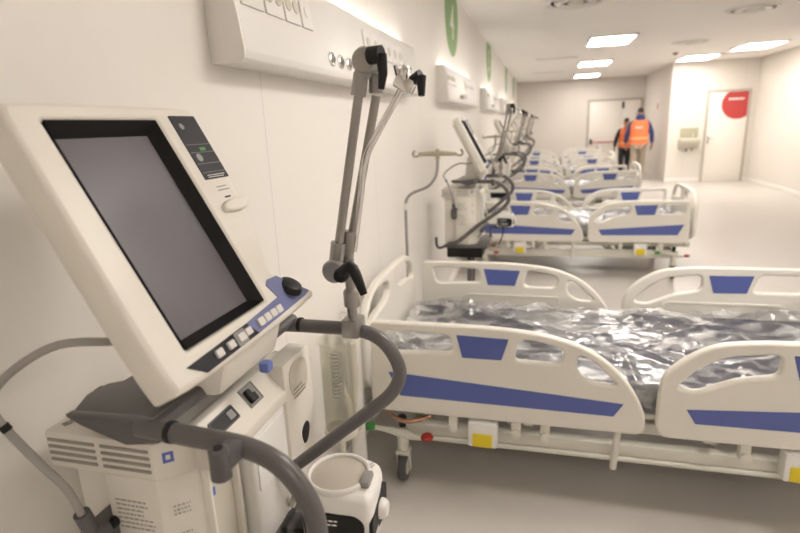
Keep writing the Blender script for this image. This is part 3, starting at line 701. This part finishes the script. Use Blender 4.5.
HX, HY, HZ = .556, .792, .866
def make_humidifier():
    O = Vector((HX, HY, HZ))
    t = thing('humidifier', O, 'white humidifier base with round heater plate beside the foreground trolley', 'humidifier')
    t.rotation_euler = (0, 0, math.radians(4))
    B = lambda mb, nm, m, par=t: mb.build(nm, m, par)
    prof = fil([(-.066, -.056), (-.072, .0), (-.06, .066), (.0, .078), (.058, .068), (.070, .02), (.066, -.056)], [.02, .05, .04, .06, .04, .05, .02])
    b = B(MB().add(plate([prof], .105, .016), Matrix.Translation((0, 0, .0575))), 'housing', 'white')
    B(MB().add(plate([circle(-.010, .010, .060, 44), circle(-.010, .010, .052, 44)], .013, .004), Matrix.Translation((0, 0, .1125))), 'guard_ring', 'white')
    B(MB().lathe((-.010, .010, 0), [(.052, .1095), (.052, .1125), (.049, .114), (0, .116)], 'Z', 44), 'heater_plate', 'plate')
    B(MB().box(.036, .056, -.022, .018, .108, .122, .005), 'release_catch', 'mid')
    B(MB().add(plate([fil([(-.058, .018), (-.06, .082), (.040, .078), (.054, .062), (.050, .022), (.03, .012)], .012)], .008, .002), XZ(-.056)), 'rear_label', 'black', b)
    mb = MB(); dashes(mb, (-.045, -.0603, .058), (1, 0, 0), (0, 0, 1), .06, .016, 2, 41, .35); B(mb, 'label_print', 'inkwhite', b)
    mb = MB(); dashes(mb, (-.045, -.0603, .028), (1, 0, 0), (0, 0, 1), .075, .018, 2, 42, .35); B(mb, 'label_print', 'inkwhite', b)
    B(MB().add(plate([fil([(-.055, .028), (-.052, .068), (.025, .094), (.038, .084), (.034, .042), (.015, .026)], .012)], .007, .002), frame_mx((.0675, 0, 0), (0.08, 1, 0), (0, 0, 1))), 'control_panel', 'black', b)
    B(MB().lathe((.070, -.004, .058), [(.019, 0), (.018, .008), (.013, .014), (0, .015)], 'X', 22), 'dial', 'white', b)
    mb = MB(); dashes(mb, (.0705, -.045, .034), (0, 1, 0), (0, 0, 1), .025, .009, 1, 43, .8); B(mb, 'panel_print', 'inkwhite', b)
    mb = MB(); dashes(mb, (.040, .03, .1102), (.5, 1, 0), (-1, .5, 0), .03, .012, 2, 44, .3); B(mb, 'top_print', 'ink', b)
    B(MB().box(-.126, -.105, -.025, .025, -.08, .010, .004).box(-.125, -.06, -.025, .025, -.008, .010, .004).box(-.10, .03, -.025, .025, -.008, .010, .004), 'mounting_bracket', 'gray')
    B(MB().tube([(-.02, -.05, .012), (-.02, -.055, -.05), (-.05, -.03, -.14)], .005, 8, smooth=4), 'power_cord', 'black')
    return t
hum = make_humidifier()

VLOC = {1: (.05, 3.47), 2: (.04, 6.98), 3: (.04, 10.45), 4: (.04, 13.6)}
for k in range(1, 5):
    dx, dy = VLOC[k]
    who = {1: 'second', 2: 'third', 3: 'fourth', 4: 'farthest'}[k]
    dup(vent, VO + Vector((dx, dy, 0)), 'cream ventilator on a trolley beside the %s bed from the camera' % who)
h2 = dup(hum, Vector((HX + .06, HY + 3.47, HZ - .07)), 'humidifier base in shade on the second trolley from the camera')
hum['group'] = h2['group'] = 'humidifier bases on the trolleys'

# ------------------------------------------------------------------ infusion poles at the beds' heads
def make_pole():
    O = Vector((.075, 3.20, 0))
    t = thing('infusion_pole', O, 'bent grey infusion pole with olive hooks at the head of the nearest bed', 'infusion pole', 'infusion poles at the bed heads')
    x, y = .075, 3.20
    p = MB().tube([(x, y, 0.0), (x, y, .8), (x, y, 1.10), (x + .01, y, 1.165), (x + .05, y, 1.205), (x + .14, y, 1.24), (x + .185, y, 1.285), (x + .205, y, 1.34), (x + .21, y, 1.42)], .0095, 12, smooth=6).build('pole', 'mid', t, O)
    MB().lathe((x, y, 1.12), [(.015, -.02), (.016, 0), (.012, .02)], 'Z', 16).build('pole_collar', 'white', p, O)
    MB().lathe((x, y, 0), [(.05, 0), (.05, .01), (.02, .03), (.012, .06)], 'Z', 20).build('pole_foot', 'gray', p, O)
    hx = x + .21
    MB().lathe((hx, y, 1.40), [(.013, 0), (.015, .03), (.012, .06), (.006, .065)], 'Z', 16).tube([(hx - .115, y, 1.437), (hx, y, 1.44), (hx + .115, y, 1.433)], [.011, .016, .011], 10).build('hook_bar', 'olive', t, O)
    for s in (-1, 1):
        MB().tube([(hx + s * .105, y, 1.435), (hx + s * .125, y - .0, 1.425), (hx + s * .145, y, 1.428), (hx + s * .150, y, 1.446), (hx + s * .138, y, 1.458)], .007, 8, smooth=4).build('hook', 'olive', t, O)
    return t, O
pole, PO = make_pole()
for k, dy in ((1, 3.64), (2, 7.05), (3, 10.5)):
    dup(pole, PO + Vector((.03, dy, 0)), 'bent grey infusion pole with hooks at the head of the %s bed' % {1: 'second', 2: 'third', 3: 'fourth'}[k])

# ------------------------------------------------------------------ suction jar and white stand behind the foreground trolley
t = thing('suction_jar', (.13, 1.80, 0), 'clear cylindrical jar with a coiled tube standing behind the foreground trolley', 'jar')
B = lambda mb, nm, m, par=t: mb.build(nm, m, par)
j = B(MB().lathe((0, 0, 0), [(.062, .42), (.062, .80), (.070, .805), (.072, .812), (.066, .812), (.058, .80), (.058, .425), (0, .425)], 'Z', 36), 'clear_cylinder', 'jar')
B(MB().tube([(.022 * math.cos(a * .45), .022 * math.sin(a * .45), .56 + .0011 * a) for a in range(0, 181)], .0028, 6), 'coiled_tube', 'mid')
B(MB().tube([(.0, .02, .62), (.03, .03, .52), (.035, .035, .44)], .013, 12, smooth=4), 'suction_hose', 'recess')
B(MB().lathe((0, 0, 0), [(.066, .40), (.068, .41), (.066, .425)], 'Z', 30).tube([(0, 0, .03), (0, 0, .40)], .014, 12).lathe((0, 0, 0), [(.10, 0), (.10, .012), (.05, .03), (.014, .05)], 'Z', 28), 'jar_stand', 'recess')
t = thing('white_column_stand', (.115, 2.03, 0), 'white upright column stand between the clear jar and the nearest bed', 'stand')
MB().tube([(0, 0, .03), (0, 0, .84)], .034, 20).build('column', 'white', t)
MB().lathe((0, 0, 0), [(.07, 0), (.07, .02), (.04, .05), (.034, .08)], 'Z', 28).build('foot', 'white', t)
MB().lathe((0, 0, .84), [(.034, 0), (.036, .012), (.026, .024), (0, .026)], 'Z', 24).build('column_cap', 'white', t)
MB().tube([(.012, -.045, .72), (.015, -.05, .56), (.0, -.05, .42), (.0, -.045, .34)], .020, 14, smooth=5).lathe((0, -.045, .30), [(.02, 0), (.036, .01), (.036, .04), (.02, .055)], 'Z', 20).build('breathing_hose', 'recess', t)

# ================================================================== PEOPLE
def skin(chains, rads, sub=1):
    """one smooth surface grown on a skeleton. chains: lists of (key, pos); shared keys join"""
    me = bpy.data.meshes.new('sk'); idx = {}; vs = []; rr = []; es = []
    for ch in chains:
        prev = None
        for key, pos, r in ch:
            if key not in idx: idx[key] = len(vs); vs.append(pos); rr.append(r)
            if prev is not None: es.append((prev, idx[key]))
            prev = idx[key]
    me.from_pydata(vs, es, [])
    o = bpy.data.objects.new('sk', me); COL.objects.link(o)
    md = o.modifiers.new('s', 'SKIN'); md.use_smooth_shade = True
    for i, v in enumerate(me.skin_vertices[0].data):
        r = rr[i]; v.radius = r if isinstance(r, tuple) else (r, r); v.use_root = (i == 0)
    sb = o.modifiers.new('b', 'SUBSURF'); sb.levels = sub + 1; sb.render_levels = sub + 1
    m = bpy.data.meshes.new_from_object(o.evaluated_get(bpy.context.evaluated_depsgraph_get()))
    bpy.data.objects.remove(o); bpy.data.meshes.remove(me)
    return m
def put(me, name, m, parent):
    for p in me.polygons: p.use_smooth = True
    me.name = name; me.materials.clear(); me.materials.append(M[m])
    o = bpy.data.objects.new(name, me); COL.objects.link(o); o.parent = parent; return o
def person(loc, H, rot, label, sleeve, trouser, collar, arms, stride, build=1.0):
    t = thing('person', loc, label, 'person'); t.rotation_euler = (0, 0, rot)
    k = H / 1.80
    V = lambda x, y, z: (x * k * (build if z > .8 else 1), y * k, z * k)
    hip = .93
    def leg(s):
        fy = stride * s
        return [('pel', V(0, 0, .96), (.13 * k, .10 * k)), ('hip%d' % s, V(.095 * s, 0, .90), .088 * k), ('kn%d' % s, V(.10 * s, fy * .5 + .02, .50), .058 * k), ('an%d' % s, V(.10 * s, fy, .10), .042 * k)]
    def armc(s, n=4):
        sh, el, wr, ha = arms[s]
        return [('chest', V(0, 0, 1.32), (.155 * k, .105 * k)), ('sh%d' % s, V(.19 * s, 0, 1.44), .062 * k), ('el%d' % s, V(*el), .046 * k), ('wr%d' % s, V(*wr), .030 * k), ('ha%d' % s, V(*ha), .034 * k)]
    feet = [[('an%d' % s, V(.10 * s, stride * s, .10), .042 * k), ('toe%d' % s, V(.11 * s, stride * s + .13, .035), .034 * k)] for s in (-1, 1)]
    spine = [('pel', V(0, 0, .96), (.13 * k, .10 * k)), ('waist', V(0, 0, 1.12), (.135 * k, .095 * k)), ('chest', V(0, 0, 1.32), (.155 * k, .105 * k)), ('neck0', V(0, 0, 1.47), .062 * k), ('neck', V(0, .012, 1.54), .052 * k), ('head0', V(0, .02, 1.62), (.072 * k, .085 * k)), ('head1', V(0, .015, 1.70), (.076 * k, .092 * k)), ('head2', V(0, .01, 1.765), (.045 * k, .055 * k))]
    fingers = []
    for s in (-1, 1):
        hx, hy, hz = arms[s][3]
        for q, (dx, ln) in enumerate(((-.022, .075), (-.007, .085), (.008, .080), (.022, .062))):
            fingers.append([('ha%d' % s, V(hx, hy, hz), .034 * k), ('f%d%da' % (s, q), V(hx + dx * .4, hy + dx * .9, hz - .045), .0095 * k), ('f%d%db' % (s, q), V(hx + dx * .3 - s * .01, hy + dx, hz - .045 - ln * .6), .008 * k)])
        fingers.append([('ha%d' % s, V(hx, hy, hz), .034 * k), ('t%da' % s, V(hx - s * .02, hy + .035, hz - .03), .010 * k), ('t%db' % s, V(hx - s * .025, hy + .045, hz - .06), .008 * k)])
    body = skin([spine, armc(-1), armc(1), leg(-1), leg(1)] + feet + fingers, None)
    put(body, 'body', 'skin', t)
    # face and ears (on the far side, towards the door)
    f = MB()
    f.lathe(V(0, .112, 1.655), [(0, -.02), (.014 * k, -.012), (.010 * k, .01), (0, .03)], 'Z', 10)
    for s in (-1, 1): f.lathe(V(.082 * s, .015, 1.655), [(0, -.032), (.012, -.02), (.016, .01), (0, .032)], 'Z', 10)
    f.build('face_features', 'skin', t)
    e = MB()
    for s in (-1, 1): e.lathe(V(.032 * s, .105, 1.68), [(0, -.008), (.008, 0), (0, .008)], 'Z', 10)
    e.box(*[c * k for c in (-.025, .025)], .100 * k, .112 * k, 1.600 * k, 1.608 * k); e.build('eyes_and_mouth', 'hair', t)
    # hair cap
    hm = skin([[('a', V(0, -.03, 1.66), (.078 * k, .07 * k)), ('b', V(0, -.015, 1.735), (.088 * k, .095 * k)), ('c', V(0, .0, 1.80), (.05 * k, .06 * k))]], None)
    put(hm, 'hair', 'hair', t)
    # jacket: torso and sleeves
    def ja(s):
        sh, el, wr, ha = arms[s]
        return [('chest', V(0, 0, 1.30), (.185 * k, .130 * k)), ('sh', V(0, 0, 1.44), (.14 * k, .095 * k)), ('sh%d' % s, V(.185 * s, 0, 1.425), .080 * k), ('el%d' % s, V(*el), .062 * k), ('wr%d' % s, V(*wr), .048 * k)]
    jm = skin([[('hem', V(0, 0, .93), (.185 * k, .135 * k)), ('waist', V(0, 0, 1.10), (.175 * k, .125 * k)), ('chest', V(0, 0, 1.30), (.185 * k, .130 * k)), ('sh', V(0, 0, 1.44), (.14 * k, .095 * k)), ('col', V(0, -.005, 1.52), (.085 * k, .080 * k))], ja(-1), ja(1)], None)
    put(jm, 'jacket', sleeve, t)
    if collar:
        put(skin([[('a', V(0, -.035, 1.46), (.135 * k, .085 * k)), ('b', V(0, -.045, 1.56), (.125 * k, .080 * k)), ('c', V(0, -.045, 1.65), (.095 * k, .055 * k))]], None), 'hood', sleeve, t)
    # hi-vis vest: sleeveless tabard over the jacket
    vb = MB(); rings = []
    for z, rx, ry in ((.90, .215, .165), (1.0, .212, .165), (1.15, .208, .160), (1.28, .212, .158), (1.38, .214, .152), (1.46, .190, .130), (1.51, .125, .10)):
        rings.append([vb.bm.verts.new(V(math.copysign(abs(math.cos(a)) ** .75, math.cos(a)) * rx, math.copysign(abs(math.sin(a)) ** .75, math.sin(a)) * ry, z)) for a in [2 * math.pi * i / 32 for i in range(32)]])
    for a, b in zip(rings, rings[1:]):
        for i in range(32): vb.bm.faces.new((a[i], a[(i + 1) % 32], b[(i + 1) % 32], b[i]))
    vest = vb.build('hi_vis_vest', 'orange', t)
    tb = MB(); R2 = []
    for z in (1.03, 1.085):
        R2.append([tb.bm.verts.new(V(math.copysign(abs(math.cos(a)) ** .75, math.cos(a)) * .2145, math.copysign(abs(math.sin(a)) ** .75, math.sin(a)) * .1675, z)) for a in [2 * math.pi * i / 32 for i in range(32)]])
    for i in range(32): tb.bm.faces.new((R2[0][i], R2[0][(i + 1) % 32], R2[1][(i + 1) % 32], R2[1][i]))
    tb.build('reflective_band', 'silver', vest)
    if collar:
        mb = MB(); dashes(mb, V(-.10, -.1615, 1.30), (1, 0, 0), (0, 0, 1), .20 * k, .05 * k, 1, 51, .85, .3); mb.build('back_lettering', 'inkwhite', vest)
    # trousers
    def tl(s):
        fy = stride * s
        return [('pel', V(0, 0, .95), (.165 * k, .125 * k)), ('hip%d' % s, V(.095 * s, 0, .86), .108 * k), ('kn%d' % s, V(.10 * s, fy * .5 + .02, .50), .082 * k), ('an%d' % s, V(.10 * s, fy, .10), .066 * k)]
    put(skin([tl(-1), tl(1)], None), 'trousers', trouser, t)
    for s in (-1, 1):
        put(skin([[('a', V(.10 * s, stride * s - .03, .055), .050 * k), ('b', V(.105 * s, stride * s + .07, .045), .046 * k), ('c', V(.11 * s, stride * s + .16, .038), .036 * k)]], None), 'shoe', 'shoe', t)
    return t
person((3.26, 15.3, 0), 1.83, -.08, 'tall person walking away in orange vest over blue jacket and beige trousers', 'jblue', 'beige', True,
       {1: (None, (.275, -.06, 1.17), (.30, .03, .93), (.305, .05, .83)), -1: (None, (-.272, .03, 1.16), (-.285, .12, .93), (-.285, .14, .84))}, .13, 1.05)
person((3.03, 16.0, 0), 1.60, .1, 'shorter person in orange vest and black clothes left of the tall one', 'jblack', 'jblack', False,
       {1: (None, (.27, .0, 1.17), (.28, .09, .93), (.28, .11, .84)), -1: (None, (-.29, -.03, 1.17), (-.31, .04, .94), (-.31, .06, .85))}, .08, .95)
